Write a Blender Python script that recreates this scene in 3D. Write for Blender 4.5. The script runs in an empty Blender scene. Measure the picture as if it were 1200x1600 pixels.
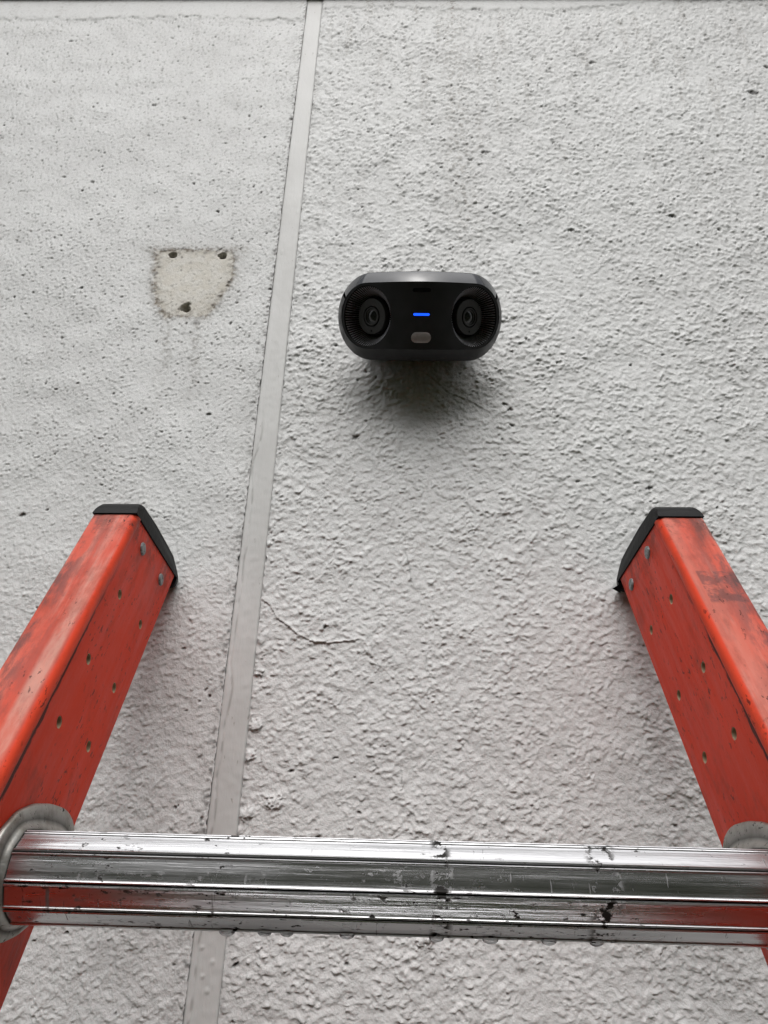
import bpy, bmesh, math
import numpy as np
from mathutils import Matrix, Vector

S = bpy.context.scene
COL = S.collection
PI = math.pi
R = math.radians
H = 3.2            # height of the phone above the ground
D = 0.5752         # distance of the phone from the wall; wall face lies in y = 0

# ---------------------------------------------------------------- camera, sky, sun, exposure
def cam_axes(pitch, roll, yaw):
    fw = np.array([-math.sin(yaw)*math.cos(pitch), math.cos(yaw)*math.cos(pitch), math.sin(pitch)])
    r0 = np.array([math.cos(yaw), math.sin(yaw), 0.0]); u0 = np.cross(r0, fw)
    r = r0*math.cos(roll) + u0*math.sin(roll)
    return r, np.cross(r, fw), fw
cam = bpy.data.cameras.new('camera'); co = bpy.data.objects.new('camera', cam); COL.objects.link(co)
cr, cu, cf = cam_axes(R(30.09), R(0.993), R(1.074))
co.matrix_world = Matrix(((cr[0], cu[0], -cf[0], 0), (cr[1], cu[1], -cf[1], -D), (cr[2], cu[2], -cf[2], H), (0, 0, 0, 1)))
cam.sensor_width = 36; cam.sensor_fit = 'AUTO'; cam.lens = 36*1202/1600
cam.clip_start = 0.01; cam.clip_end = 2000
S.camera = co

SUN_EL, SUN_AZ = R(57), R(183)
w = bpy.data.worlds.new('World'); S.world = w; w.use_nodes = True
nt = w.node_tree; nt.nodes.clear()
sky = nt.nodes.new('ShaderNodeTexSky'); sky.sky_type = 'NISHITA'; sky.sun_disc = False
sky.sun_elevation = SUN_EL; sky.sun_rotation = SUN_AZ; sky.air_density = 1.0; sky.dust_density = 6.0; sky.ozone_density = 1.0
hs = nt.nodes.new('ShaderNodeHueSaturation'); hs.inputs['Saturation'].default_value = 0.16
bg = nt.nodes.new('ShaderNodeBackground'); bg.inputs['Strength'].default_value = 0.118
wo = nt.nodes.new('ShaderNodeOutputWorld')
tc = nt.nodes.new('ShaderNodeTexCoord'); cn = nt.nodes.new('ShaderNodeTexNoise'); cn.inputs['Scale'].default_value = 2.6; cn.inputs['Detail'].default_value = 3
cm = nt.nodes.new('ShaderNodeMapRange'); cm.inputs[1].default_value = 0.3; cm.inputs[2].default_value = 0.7; cm.inputs[3].default_value = 0.68; cm.inputs[4].default_value = 1.32
mu = nt.nodes.new('ShaderNodeVectorMath'); mu.operation = 'SCALE'
nt.links.new(tc.outputs['Generated'], cn.inputs['Vector']); nt.links.new(cn.outputs['Fac'], cm.inputs[0])
nt.links.new(sky.outputs[0], hs.inputs['Color']); nt.links.new(hs.outputs[0], mu.inputs[0]); nt.links.new(cm.outputs[0], mu.inputs['Scale']); nt.links.new(mu.outputs[0], bg.inputs[0]); nt.links.new(bg.outputs[0], wo.inputs[0])
sl = bpy.data.lights.new('sun', 'SUN'); sl.energy = 1.0; sl.angle = R(75); sl.color = (1, 0.995, 0.985)
so = bpy.data.objects.new('sun', sl); COL.objects.link(so)
sd = Vector((math.sin(SUN_AZ)*math.cos(SUN_EL), math.cos(SUN_AZ)*math.cos(SUN_EL), math.sin(SUN_EL)))
so.rotation_euler = sd.to_track_quat('Z', 'Y').to_euler(); so.location = (0, -2, 12)
S.view_settings.view_transform = 'Standard'; S.view_settings.look = 'None'
S.view_settings.gamma = 1; S.view_settings.use_curve_mapping = False
S.view_settings.exposure = 0.36
S.render.engine = 'CYCLES'
S.cycles.max_bounces = 6; S.cycles.diffuse_bounces = 2; S.cycles.glossy_bounces = 3; S.cycles.transmission_bounces = 4; S.cycles.caustics_reflective = False; S.cycles.caustics_refractive = False

# ---------------------------------------------------------------- helpers
def tag(o, label=None, cat=None, group=None, kind=None):
    if label: o['label'] = label
    if cat: o['category'] = cat
    if group: o['group'] = group
    if kind: o['kind'] = kind
    return o
def link(o, parent=None):
    COL.objects.link(o)
    if parent: o.parent = parent
    return o
def empty(name, loc=(0, 0, 0), parent=None):
    o = bpy.data.objects.new(name, None); o.location = loc; o.empty_display_size = 0.05
    return link(o, parent)
def mesh_obj(name, verts, faces, mat, parent=None, smooth=None):
    me = bpy.data.meshes.new(name); me.from_pydata([tuple(v) for v in verts], [], [tuple(f) for f in faces])
    return fin(name, me, mat, parent, smooth)
def fin(name, me, mat, parent=None, smooth=None):
    bm = bmesh.new(); bm.from_mesh(me); bmesh.ops.recalc_face_normals(bm, faces=bm.faces); bm.to_mesh(me); bm.free()
    if smooth is not None:
        for p in me.polygons: p.use_smooth = True
        me.set_sharp_from_angle(angle=R(smooth))
    me.materials.append(mat)
    return link(bpy.data.objects.new(name, me), parent)
def bm_obj(name, bm, mat, parent=None, smooth=None):
    me = bpy.data.meshes.new(name); bm.to_mesh(me); bm.free()
    return fin(name, me, mat, parent, smooth)
def loft(rings, closed=True, cap0=False, cap1=False):
    V = [p for r in rings for p in r]; n = len(rings[0]); F = []
    for i in range(len(rings)-1):
        for j in range(n if closed else n-1):
            k = (j+1) % n
            F.append((i*n+j, i*n+k, (i+1)*n+k, (i+1)*n+j))
    if cap0: F.append(tuple(range(n))[::-1])
    if cap1: F.append(tuple((len(rings)-1)*n+j for j in range(n)))
    return V, F
def box_bm(x0, x1, y0, y1, z0, z1, bev=0, seg=2):
    bm = bmesh.new(); bmesh.ops.create_cube(bm, size=1)
    for v in bm.verts: v.co = Vector(((x0+x1)/2+v.co.x*(x1-x0), (y0+y1)/2+v.co.y*(y1-y0), (z0+z1)/2+v.co.z*(z1-z0)))
    if bev: bmesh.ops.bevel(bm, geom=bm.edges[:], offset=bev, segments=seg, affect='EDGES', profile=0.5)
    return bm
class M:
    """small node builder"""
    def __init__(s, name, rough=0.5, metal=0.0, base=(0.5, 0.5, 0.5), spec=0.5):
        s.m = bpy.data.materials.new(name); s.m.use_nodes = True; s.t = s.m.node_tree; s.b = s.t.nodes['Principled BSDF']
        s.b.inputs['Roughness'].default_value = rough; s.b.inputs['Metallic'].default_value = metal
        s.b.inputs['Base Color'].default_value = (*base, 1); s.b.inputs['Specular IOR Level'].default_value = spec
        s._co = None
    def n(s, t, **k):
        o = s.t.nodes.new(t)
        for a, b in k.items(): setattr(o, a, b)
        return o
    def l(s, a, b): s.t.links.new(a, b)
    def put(s, sock, v):
        if isinstance(v, bpy.types.NodeSocket): s.l(v, sock)
        elif isinstance(v, tuple) and len(v) == 3 and sock.type == 'RGBA': sock.default_value = (*v, 1)
        else: sock.default_value = v
    def co(s):
        if s._co is None: s._co = s.n('ShaderNodeTexCoord').outputs['Object']
        return s._co
    def noise(s, scale, detail=4, rough=0.55, stretch=(1, 1, 1), off=(0, 0, 0), dist=0.0):
        mp = s.n('ShaderNodeMapping'); mp.inputs['Scale'].default_value = stretch; mp.inputs['Location'].default_value = off
        s.l(s.co(), mp.inputs[0]); t = s.n('ShaderNodeTexNoise'); t.inputs['Scale'].default_value = scale
        t.inputs['Detail'].default_value = detail; t.inputs['Roughness'].default_value = rough; t.inputs['Distortion'].default_value = dist
        s.l(mp.outputs[0], t.inputs['Vector']); return t.outputs['Fac']
    def ramp(s, f, a, b, lo=0.0, hi=1.0, smooth=True):
        r = s.n('ShaderNodeMapRange'); r.interpolation_type = 'SMOOTHSTEP' if smooth else 'LINEAR'
        s.put(r.inputs[0], f); r.inputs[1].default_value = a; r.inputs[2].default_value = b
        r.inputs[3].default_value = lo; r.inputs[4].default_value = hi; return r.outputs[0]
    def math(s, op, a, b=0.0):
        o = s.n('ShaderNodeMath', operation=op); s.put(o.inputs[0], a); s.put(o.inputs[1], b); return o.outputs[0]
    def mix(s, f, a, b):
        o = s.n('ShaderNodeMix', data_type='RGBA'); s.put(o.inputs[0], f); s.put(o.inputs[6], a); s.put(o.inputs[7], b); return o.outputs[2]
    def attr(s, name): return s.n('ShaderNodeAttribute', attribute_name=name).outputs['Fac']
    def xyz(s):
        o = s.n('ShaderNodeSeparateXYZ'); s.l(s.co(), o.inputs[0]); return o.outputs
    def color(s, v): s.put(s.b.inputs['Base Color'], v); return s
    def rough(s, v): s.put(s.b.inputs['Roughness'], v); return s
    def bump(s, h, dist=0.001, strength=1.0):
        o = s.n('ShaderNodeBump'); o.inputs['Distance'].default_value = dist; o.inputs['Strength'].default_value = strength
        s.put(o.inputs['Height'], h); s.l(o.outputs[0], s.b.inputs['Normal']); return s

# ---------------------------------------------------------------- materials
def wall_mat(name, coarse):
    m = M(name, 0.55, spec=0.4)
    big = m.noise(5, 2, 0.6); fine = m.noise(260, 1, 0.6); mid = m.noise(45, 2, 0.6)
    c = m.mix(m.ramp(big, 0.35, 0.7), (0.70, 0.705, 0.70), (0.65, 0.652, 0.647))
    c = m.mix(m.ramp(mid, 0.45, 0.75, 0, 0.3), c, (0.58, 0.578, 0.57))
    if not coarse:
        c = m.mix(m.attr('cream'), c, m.mix(mid, (0.62, 0.59, 0.52), (0.58, 0.55, 0.49)))
        c = m.mix(m.math('MULTIPLY', m.attr('stain_and_streak'), m.ramp(fine, 0.3, 0.6, 0.45, 1.0)), c, (0.115, 0.085, 0.048))
        c = m.mix(m.attr('dirt'), c, (0.045, 0.042, 0.036))
        m.bump(m.noise(800, 1, 0.6), 0.00035, 0.8)
    else:
        m.bump(m.noise(130, 5, 0.6), 0.003, 1.0)
    m.color(c); return m.m
WALL = wall_mat('textured_masonry_paint', False)
WALLFAR = wall_mat('textured_masonry_paint_plain', True)
m = M('joint_filler_paint', 0.5, spec=0.4)
c = m.mix(m.ramp(m.noise(30, 4, 0.6, (1, 1, 0.15)), 0.35, 0.7), (0.63, 0.63, 0.62), (0.57, 0.568, 0.555))
c = m.mix(m.ramp(m.noise(220, 4, 0.7, (1, 1, 0.25)), 0.64, 0.74), c, (0.30, 0.28, 0.25))
c = m.mix(m.attr('dirt'), c, (0.10, 0.085, 0.07))
m.color(c).bump(m.noise(400, 4, 0.6, (1, 1, 0.3)), 0.0003, 0.7); STRIP = m.m
m = M('old_maroon_trim', 0.6); m.color(m.mix(m.noise(60), (0.06, 0.022, 0.02), (0.035, 0.015, 0.013))); TRIM = m.m

def rail_mat(name, off):
    m = M(name, 0.5, spec=0.13); X, Y, Z = m.xyz()
    a = m.noise(14, 4, 0.6, (1, 1, 0.3), off); s = m.noise(90, 5, 0.65, (1, 1, 0.12), off); f = m.noise(380, 4, 0.6, (1, 1, 0.5), off)
    red = m.mix(m.ramp(a, 0.3, 0.7), (0.76, 0.060, 0.026), (0.64, 0.046, 0.020))
    red = m.mix(m.ramp(s, 0.50, 0.8, 0, 0.35), red, (0.76, 0.075, 0.035))
    front = m.ramp(Y, 0.0012, 0.0002)                                   # sun-bleached, rubbed face that looks at the climber
    fade = m.mix(m.ramp(m.noise(26, 5, 0.6, (1, 1, 0.16), off), 0.36, 0.66), (0.58, 0.085, 0.05), (0.58, 0.19, 0.14))
    fade = m.mix(m.ramp(m.noise(40, 5, 0.65, (1.5, 1, 0.14), (off[0]+3, 0, 1)), 0.50, 0.68, 0, 0.55), fade, (0.64, 0.38, 0.31))
    c = m.mix(m.math('MULTIPLY', front, 0.9), red, fade)
    # grey rub marks on the front face, towards the outer edge
    ax = m.math('ABSOLUTE', X)
    rub = m.math('MULTIPLY', m.math('MULTIPLY', front, m.ramp(ax, 0.010, 0.030, 0.25, 1)), m.ramp(m.noise(55, 6, 0.7, (1, 1, 0.3), (off[0], 5, 2)), 0.46, 0.58))
    c = m.mix(m.math('MULTIPLY', rub, 0.85), c, (0.12, 0.062, 0.06))
    if off[0] > 0:
        bx_ = m.math('MULTIPLY', m.math('MULTIPLY', m.ramp(X, 0.005, 0.006), m.ramp(X, 0.0285, 0.0275)), m.math('MULTIPLY', m.ramp(Z, LB+0.018, LB+0.021), m.ramp(Z, LB+0.050, LB+0.048)))
        res = m.math('MULTIPLY', m.math('MULTIPLY', front, bx_), m.ramp(m.noise(95, 5, 0.7, (1, 1, 1), (1, 2, 3)), 0.42, 0.56))
        c = m.mix(m.math('MULTIPLY', res, 0.65), c, (0.11, 0.055, 0.055))
        oe = m.math('MULTIPLY', m.math('MULTIPLY', front, m.ramp(X, 0.0235, 0.026)), m.math('MULTIPLY', m.ramp(Z, LB+0.055, LB+0.045), m.ramp(m.noise(50, 4, 0.6, (1, 1, 0.3), (1, 7, 3)), 0.38, 0.5)))
        c = m.mix(m.math('MULTIPLY', oe, 0.8), c, (0.07, 0.045, 0.045))
    else:
        st_ = m.math('MULTIPLY', m.math('MULTIPLY', front, m.math('MULTIPLY', m.ramp(X, -0.013, -0.009), m.ramp(X, -0.0015, -0.004))), m.math('MULTIPLY', m.ramp(Z, LB+0.075, LB+0.02), m.ramp(m.noise(45, 5, 0.65, (1, 1, 0.25), (1, 2, 3)), 0.36, 0.60)))
        c = m.mix(m.math('MULTIPLY', st_, 0.5), c, (0.62, 0.44, 0.36))
    # bare bright lip at the rounded corner
    lip = m.math('MULTIPLY', m.ramp(Y, 0.0085, 0.007), m.ramp(Y, 0.0002, 0.0012))
    c = m.mix(m.math('MULTIPLY', lip, 0.7), c, (0.76, 0.075, 0.03))
    # black grime packed against the lip
    wob = m.math('MULTIPLY', m.math('SUBTRACT', m.noise(120, 4, 0.7, (1, 1, 0.35), off), 0.5), 0.006)
    dist = m.math('ABSOLUTE', m.math('SUBTRACT', m.math('ADD', Y, wob), 0.0095))
    line = m.math('MULTIPLY', m.ramp(dist, 0.0024, 0.0013), m.ramp(Z, LB+0.085, LB-0.01))
    line = m.math('MULTIPLY', line, m.ramp(m.noise(40, 4, 0.7, (1, 1, 0.5), (0, 2, off[2])), 0.36, 0.46))
    c = m.mix(m.math('MULTIPLY', line, 0.9), c, (0.028, 0.018, 0.016))
    # dark fibres and specks on the web
    sp = m.math('MULTIPLY', m.ramp(m.noise(300, 4, 0.65, (1, 1, 0.45), off), 0.585, 0.65), m.ramp(m.noise(26, 3, 0.6, (1, 1, 0.6), (7, off[1], 1)), 0.43, 0.60))
    c = m.mix(m.math('MULTIPLY', sp, 0.85), c, (0.05, 0.016, 0.012))
    smg = m.math('MULTIPLY', m.ramp(m.noise(38, 6, 0.7, (1, 1, 0.5), (9, off[1], 2)), 0.50, 0.70), 0.38)
    c = m.mix(smg, c, (0.16, 0.035, 0.022))
    sc = m.ramp(m.noise(170, 3, 0.6, (1, 1.8, 0.10), (2, off[1], 4)), 0.70, 0.74)
    c = m.mix(m.math('MULTIPLY', sc, 0.25), c, (0.58, 0.25, 0.17))
    soot = m.math('MULTIPLY', m.ramp(m.math('SUBTRACT', Z, m.math('MULTIPLY', Y, 0.533)), LB+0.070, LB+0.105), m.ramp(m.noise(60, 5, 0.7, (1, 1, 1), off), 0.42, 0.62))
    c = m.mix(m.math('MULTIPLY', soot, 0.6), c, (0.09, 0.035, 0.028))
    m.color(c).rough(m.ramp(s, 0.3, 0.7, 0.36, 0.62)); m.bump(m.math('ADD', f, m.math('MULTIPLY', s, 1.5)), 0.00025, 0.7); return m.m
m = M('raw_glass_fibre', 0.8); m.color(m.mix(m.noise(500), (0.55, 0.45, 0.30), (0.30, 0.22, 0.14))); FIBRE = m.m
m = M('black_rubber', 0.5, spec=0.12); m.color(m.mix(m.ramp(m.noise(230, 4, 0.7), 0.55, 0.75, 0, 0.5), (0.004, 0.004, 0.0045), (0.02, 0.02, 0.02))).bump(m.noise(300, 4), 0.0004, 0.6); RUBBER = m.m
m = M('dull_rivet_metal', 0.55, 0.6); m.color(m.mix(m.ramp(m.noise(420, 4, 0.7), 0.4, 0.65), (0.30, 0.31, 0.31), (0.13, 0.135, 0.13))).bump(m.noise(600), 0.0003, 0.5); RIVET = m.m
def alu(name, dull):
    m = M(name, 0.3, 1.0)
    st = m.noise(60, 5, 0.65, (0.12, 1, 1)); sp = m.noise(130, 5, 0.7, (0.6, 1, 1), (3, 1, 0)); big = m.noise(16, 4, 0.6, (0.7, 1, 1), (1, 4, 2))
    c = m.mix(m.ramp(st, 0.35, 0.7), (0.58, 0.58, 0.59), (0.42, 0.42, 0.43)) if not dull else m.mix(m.ramp(st, 0.35, 0.7), (0.46, 0.455, 0.43), (0.26, 0.245, 0.215))
    g = m.math('MULTIPLY', m.math('MULTIPLY', m.ramp(m.noise(260, 4, 0.7, (0.5, 1, 1), (3, 1, 0)), 0.60, 0.66), m.ramp(big, 0.50, 0.66)), 0.8)
    scr = m.math('MULTIPLY', m.ramp(m.noise(240, 2, 0.6, (1.6, 0.25, 0.25), (1, 1, 9), 1.2), 0.66, 0.70), 0.55); g = m.math('MAXIMUM', g, m.math('MULTIPLY', scr, m.ramp(m.noise(25, 2, 0.6, (1, 1, 1), (8, 3, 1)), 0.45, 0.6)))
    g2 = m.math('MULTIPLY', m.ramp(m.noise(380, 3, 0.6, (0.5, 1, 1)), 0.61, 0.66), m.ramp(m.noise(34, 3, 0.6, (0.6, 1, 1), (5, 5, 5)), 0.45, 0.58))
    g = m.math('MAXIMUM', g, g2)
    X = m.xyz()[0]
    for cx, wd in ((0.094, 0.009), (0.022, 0.006)):
        d = m.math('ABSOLUTE', m.math('SUBTRACT', X, cx))
        g = m.math('MAXIMUM', g, m.math('MULTIPLY', m.ramp(d, wd, wd*0.3), m.ramp(m.noise(150, 4, 0.7, (0.8, 1, 1), (cx*50, 2, 1)), 0.50, 0.56)))
    gr = m.math('MAXIMUM', m.attr('groove'), g)
    c = m.mix(m.math('MULTIPLY', gr, 0.95), c, (0.012, 0.010, 0.008)); m.color(c)
    m.put(m.b.inputs['Metallic'], m.ramp(gr, 0, 1, 1, 0.1)); m.put(m.b.inputs['Specular IOR Level'], m.ramp(gr, 0, 1, 0.5, 0.05))
    m.rough(m.math('ADD', m.ramp(st, 0.3, 0.7, 0.20 if not dull else 0.36, 0.36 if not dull else 0.52), m.math('MULTIPLY', gr, 0.4)))
    m.bump(m.math('ADD', m.noise(500, 3, 0.6, (0.03, 1, 1)), m.math('MULTIPLY', sp, 0.6)), 0.00018, 0.8); return m.m
ALU = alu('drawn_aluminium', False); ALUD = alu('dull_swaged_aluminium', True)
def black(name, base, rough, spec=0.5, nz=0.25):
    m = M(name, rough, 0, base, spec); m.color(m.mix(m.noise(900, 3), base, tuple(b*1.25 for b in base)))
    m.rough(m.ramp(m.noise(70, 4), 0.3, 0.7, rough*(1-nz), rough*(1+nz))); return m.m
FACE = black('matt_black_face', (0.014, 0.014, 0.016), 0.46, 0.45)
SHELL = black('black_shell', (0.010, 0.010, 0.011), 0.5, 0.3)
VISOR = black('gloss_black_visor', (0.012, 0.014, 0.020), 0.10, 0.5)
BEZEL = black('satin_black_bezel', (0.010, 0.010, 0.011), 0.45, 0.35)
RIB = black('black_ribs', (0.24, 0.24, 0.26), 0.3)
BARREL = black('lens_barrel_black', (0.032, 0.032, 0.032), 0.45, 0.45)
DEEP = black('deep_black', (0.002, 0.002, 0.002), 0.5, 0.1)
GLASSL = black('coated_lens_glass', (0.006, 0.007, 0.007), 0.05, 0.6)
SENSOR = black('smoked_sensor_window', (0.30, 0.275, 0.27), 0.35)
m = M('blue_indicator', 0.3, base=(0.0, 0.05, 0.5)); m.b.inputs['Emission Color'].default_value = (0.008, 0.075, 1, 1); m.b.inputs['Emission Strength'].default_value = 1.6; LED = m.m
m = M('water', 0.02); m.b.inputs['Transmission Weight'].default_value = 1; m.b.inputs['IOR'].default_value = 1.33
m.rough(m.ramp(m.noise(50), 0, 1, 0.0, 0.04)); m.b.inputs['Base Color'].default_value = (0.97, 0.98, 0.98, 1); WATER = m.m
m = M('grass_and_added_bank', 0.9); m.color(m.mix(m.noise(0.6, 6, 0.65), (0.035, 0.05, 0.02), (0.085, 0.09, 0.05))).bump(m.noise(3, 6, 0.7), 0.2, 1); GRASS = m.m

# ---------------------------------------------------------------- ground: yard at the wall's foot, plus an unseen bank added to darken rung reflections
xs = [-400, -120, -50, -25, -14, -8, -4, -2, 0, 2, 4, 8, 14, 25, 50, 120, 400]
ys = [-600, -200, -80, -40, -26, -20, -16, -13, -11, -9.5, -8, -7, -6, -5, -4, -3, -2, -1, 0, 1, 3, 8, 30, 100, 600]
def gz(x, y):
    t = min(max((-y-2.6)/7, 0), 1); t = t*t*(3-2*t)
    return t*(9.4+0.8*math.sin(x*0.31)+0.5*math.sin(x*0.77+1)+0.4*math.sin(y*0.5+x*0.2))
V = [(x, y, gz(x, y)) for y in ys for x in xs]; n = len(xs)
F = [(j*n+i, j*n+i+1, (j+1)*n+i+1, (j+1)*n+i) for j in range(len(ys)-1) for i in range(n-1)]
tag(mesh_obj('ground', V, F, GRASS, None, 60), kind='structure')

# ---------------------------------------------------------------- wall
rng = np.random.RandomState(11)
DX = 0.0009; NG = 2048; GX0 = -0.92; GZ0 = -0.42          # noise maps on a 0.9 mm grid
fx = np.fft.fftfreq(NG, DX)[None, :]; fz = np.fft.fftfreq(NG, DX)[:, None]
def band(lam, wid=0.45, ax=1.0, az=1.0):
    """isotropic or stretched band-passed noise of wavelength lam, unit variance"""
    f = np.sqrt((fx*ax)**2+(fz*az)**2)*lam + 1e-9
    sp = np.exp(-(np.log(f)/wid)**2/2)
    a = np.fft.ifft2(np.fft.fft2(rng.randn(NG, NG))*sp).real
    return (a/a.std()).astype(np.float32)
def sm(e0, e1, x):
    t = np.clip((x-e0)/(e1-e0), 0, 1); return t*t*(3-2*t)
gx = (GX0+np.arange(NG)*DX)[None, :].astype(np.float32); gzz = (GZ0+np.arange(NG)*DX)[:, None].astype(np.float32)
b16, b9, b5, b3 = band(0.022), band(0.0100, 0.38, 1.2), band(0.0056, 0.4, 1.12), band(0.0030, 0.35)
b60, b200 = band(0.07), band(0.25, 0.5)
# right panel: trowelled lumps with torn valleys; left panel: finer stipple
def cells(size, lo=0.3, az=1.0):
    """rounded grains: domes round jittered points about `size` apart, with random heights"""
    n_ = int(NG*DX/size)+4; jx = rng.rand(n_, n_).astype(np.float32); jz = rng.rand(n_, n_).astype(np.float32); hh = (lo+(1-lo)*rng.rand(n_, n_)).astype(np.float32)
    u = (gx-GX0)/size+1.5+0.38*b5*0.006/size; q = (gzz-GZ0)/size*az+1.5+0.38*b5b*0.006/size
    u = np.clip(u, 1, n_-2.01); q = np.clip(q, 1, n_-2.01); i = u.astype(np.int32); j = q.astype(np.int32); out = np.zeros((NG, NG), np.float32)
    for dj_ in (-1, 0, 1):
        for di in (-1, 0, 1):
            a_ = j+dj_; b_ = i+di; dd = (b_+jx[a_, b_]-u)**2+(a_+jz[a_, b_]-q)**2
            out = np.maximum(out, hh[a_, b_]*np.clip(1-dd*1.15, 0, 1))
    return (out-out.mean())/out.std()
b5b = band(0.0056, 0.5)
g7 = cells(0.0068, 0.1, 0.9); g4 = cells(0.0038, 0.1)
def softmax0(a, t, k=0.25): return np.where((a-t)/k > 20, a, t+k*np.log1p(np.exp(np.clip((a-t)/k, -20, 20))))
lump = 1.15*softmax0(0.42*g7+0.40*b9+0.32*b5, -0.70)+0.22*g4+0.10*b3+0.20*b16-0.45*sm(1.1, 2.0, -(0.6*b5b+0.6*b9))
pitn = sm(1.0, 1.9, 0.45*b3+0.70*b5b+0.45*b9)
stip = 0.45*softmax0(0.6*b5+0.4*b9+0.3*g4, -0.1)+0.10*b3-1.3*pitn
amp = 0.00050*(0.80+0.20*sm(0.1, 0.5, gzz))*(1+0.10*b60+0.08*b200)
hR = amp*lump
wl = sm(0.50, 0.10, gzz+0.06*b60)                           # the left panel coarsens towards the bottom
hL = amp*(stip*1.3*(1-wl)+lump*0.8*wl)
flat = 0.0011*b200*0.35+0.00022*b60
hR += flat; hL += flat
# pores: sparse pits, most with dirt in them
def pores(count, rmin, rmax, zlo, zhi, dens=None):
    pit = np.zeros((NG, NG), np.float32)
    for _ in range(count):
        cx = rng.uniform(-0.9, 0.88); cz = rng.uniform(zlo, zhi)
        if dens is not None and rng.rand() > dens(cx, cz): continue
        stamp(pit, cx, cz, rmin+(rmax-rmin)*rng.rand()**3, rng.uniform(0.5, 1), rng.uniform(0.5, 1.0), rng.uniform(0, PI))
    return pit
def stamp(a, cx, cz, r, v, asp=1.0, ang=0.0):
    i0 = int((cx-r*2.2-GX0)/DX); i1 = int((cx+r*2.2-GX0)/DX)+2; j0 = int((cz-r*2.2-GZ0)/DX); j1 = int((cz+r*2.2-GZ0)/DX)+2
    i0, j0 = max(i0, 0), max(j0, 0)
    if i1 <= i0 or j1 <= j0 or i0 >= NG or j0 >= NG: return
    X = gx[:, i0:i1]-cx; Z = gzz[j0:j1]-cz
    u = X*math.cos(ang)+Z*math.sin(ang); q = (-X*math.sin(ang)+Z*math.cos(ang))/asp
    dd = np.sqrt(u*u+q*q)/r+0.22*b3[j0:j1, i0:i1]
    a[j0:j1, i0:i1] = np.maximum(a[j0:j1, i0:i1], v*sm(1.15, 0.55, dd))
def dens(cx, cz):
    d = 0.22+0.55*max(0, min(1, (cz-0.35)/0.7))
    if cx < -0.12: d *= 1.25
    d += 0.9*math.exp(-((cx-0.070)/0.016)**2)*(1 if cz > 0.6 else 0)      # dirty run on the right panel
    return d
pit = pores(7500, 0.0007, 0.0019, -0.2, 1.3, dens)
SPECKS = [(0.2496, 1.0113, 5), (0.4422, 0.9449, 8), (0.1015, 0.8264, 5), (0.3021, 0.7143, 4), (0.1882, 0.6911, 3.5), (-0.0383, 0.4117, 3.5), (0.2217, 0.3595, 3.2),
          (0.1004, 0.4511, 3), (0.1054, 0.4451, 2.6), (0.1059, 0.4266, 2.4), (-0.3243, 0.3273, 3), (-0.1268, 0.9992, 3), (-0.1313, 0.8899, 4), (-0.1332, 1.1334, 3.5),
          (-0.4448, 1.0629, 3), (0.112, 0.5159, 2.2), (-0.0747, 0.1159, 1.8), (-0.0432, 0.1253, 1.6), (0.0979, 0.7276, 3), (0.1271, 0.5327, 2.4), (0.4726, 1.0006, 4),
          (-0.3081, 0.9189, 2.6), (-0.3543, 0.771, 3), (-0.0611, 0.5232, 1.8), (0.0936, 0.1744, 1.5), (0.0835, 0.8121, 3), (0.0494, 0.798, 2.6), (-0.1295, 0.73, 3.5), (-0.1325, 0.60, 2.5)]
for x_, z_, r_ in SPECKS: stamp(pit, x_, z_, r_/1000, 1.0, 0.6, rng.uniform(-0.4, 0.4))
for x_, z_, r_ in ((-0.065, 0.0165, 1.6), (0.13, 0.03, 1.5), (-0.03, -0.004, 1.5), (-0.215, 0.011, 1.6), (0.19, 0.02, 1.6), (-0.1015, -0.006, 2.2), (-0.155, 0.09, 1.8)): stamp(pit, x_, z_, r_/1000, 1.0, 0.6, 0.5)
def polydist(P):
    best = np.full((NG, NG), 9.0, np.float32); side = np.zeros((NG, NG), np.float32)
    for (ax_, az_), (bx_, bz_) in zip(P[:-1], P[1:]):
        ux, uz = bx_-ax_, bz_-az_; L2 = ux*ux+uz*uz
        m_ = 0.03; i0 = max(0, int((min(ax_, bx_)-m_-GX0)/DX)); i1 = int((max(ax_, bx_)+m_-GX0)/DX); j0 = max(0, int((min(az_, bz_)-m_-GZ0)/DX)); j1 = int((max(az_, bz_)+m_-GZ0)/DX)
        X = gx[:, i0:i1]-ax_; Z = gzz[j0:j1]-az_
        t = np.clip((X*ux+Z*uz)/L2, 0, 1); d_ = np.hypot(X-t*ux, Z-t*uz); s_ = np.sign(ux*Z-uz*X)
        sub = best[j0:j1, i0:i1]; k = d_ < sub; sub[k] = d_[k]; side[j0:j1, i0:i1][k] = s_[k]
    return best, side
wob = (0.0005*b9).astype(np.float32)
dirt = np.maximum(0.92*pit, 0.40*pitn*(gx < -0.12)*(1-wl)); dirt = np.maximum(dirt, 0.55*sm(0.40, 0.9, gzz)*sm(1.05, 1.8, -(0.55*g7+0.5*b5+0.5*b9))*(gx > -0.12)); dirt = dirt.astype(np.float32); relief = np.zeros((NG, NG), np.float32)
CRACK = [(-0.1105, 0.2513), (-0.1017, 0.2457), (-0.095, 0.2342), (-0.0869, 0.2293), (-0.0776, 0.2213), (-0.0671, 0.2156), (-0.0518, 0.2142), (-0.0368, 0.2159), (-0.0293, 0.2176), (-0.0257, 0.2176), (-0.0162, 0.1999), (-0.0052, 0.1893), (0.0062, 0.1783), (0.0207, 0.1632)]
d_, s_ = polydist(CRACK)
fadec = sm(-0.02, -0.045, gx)*0.45+0.35
relief += fadec*(0.0009*np.exp(-((d_-0.0006)/0.0008)**2)*(s_ > 0)-0.0004*np.exp(-(d_/0.0006)**2)*(s_ <= 0)+0.0006*np.exp(-d_/0.004)*(s_ > 0))
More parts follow.
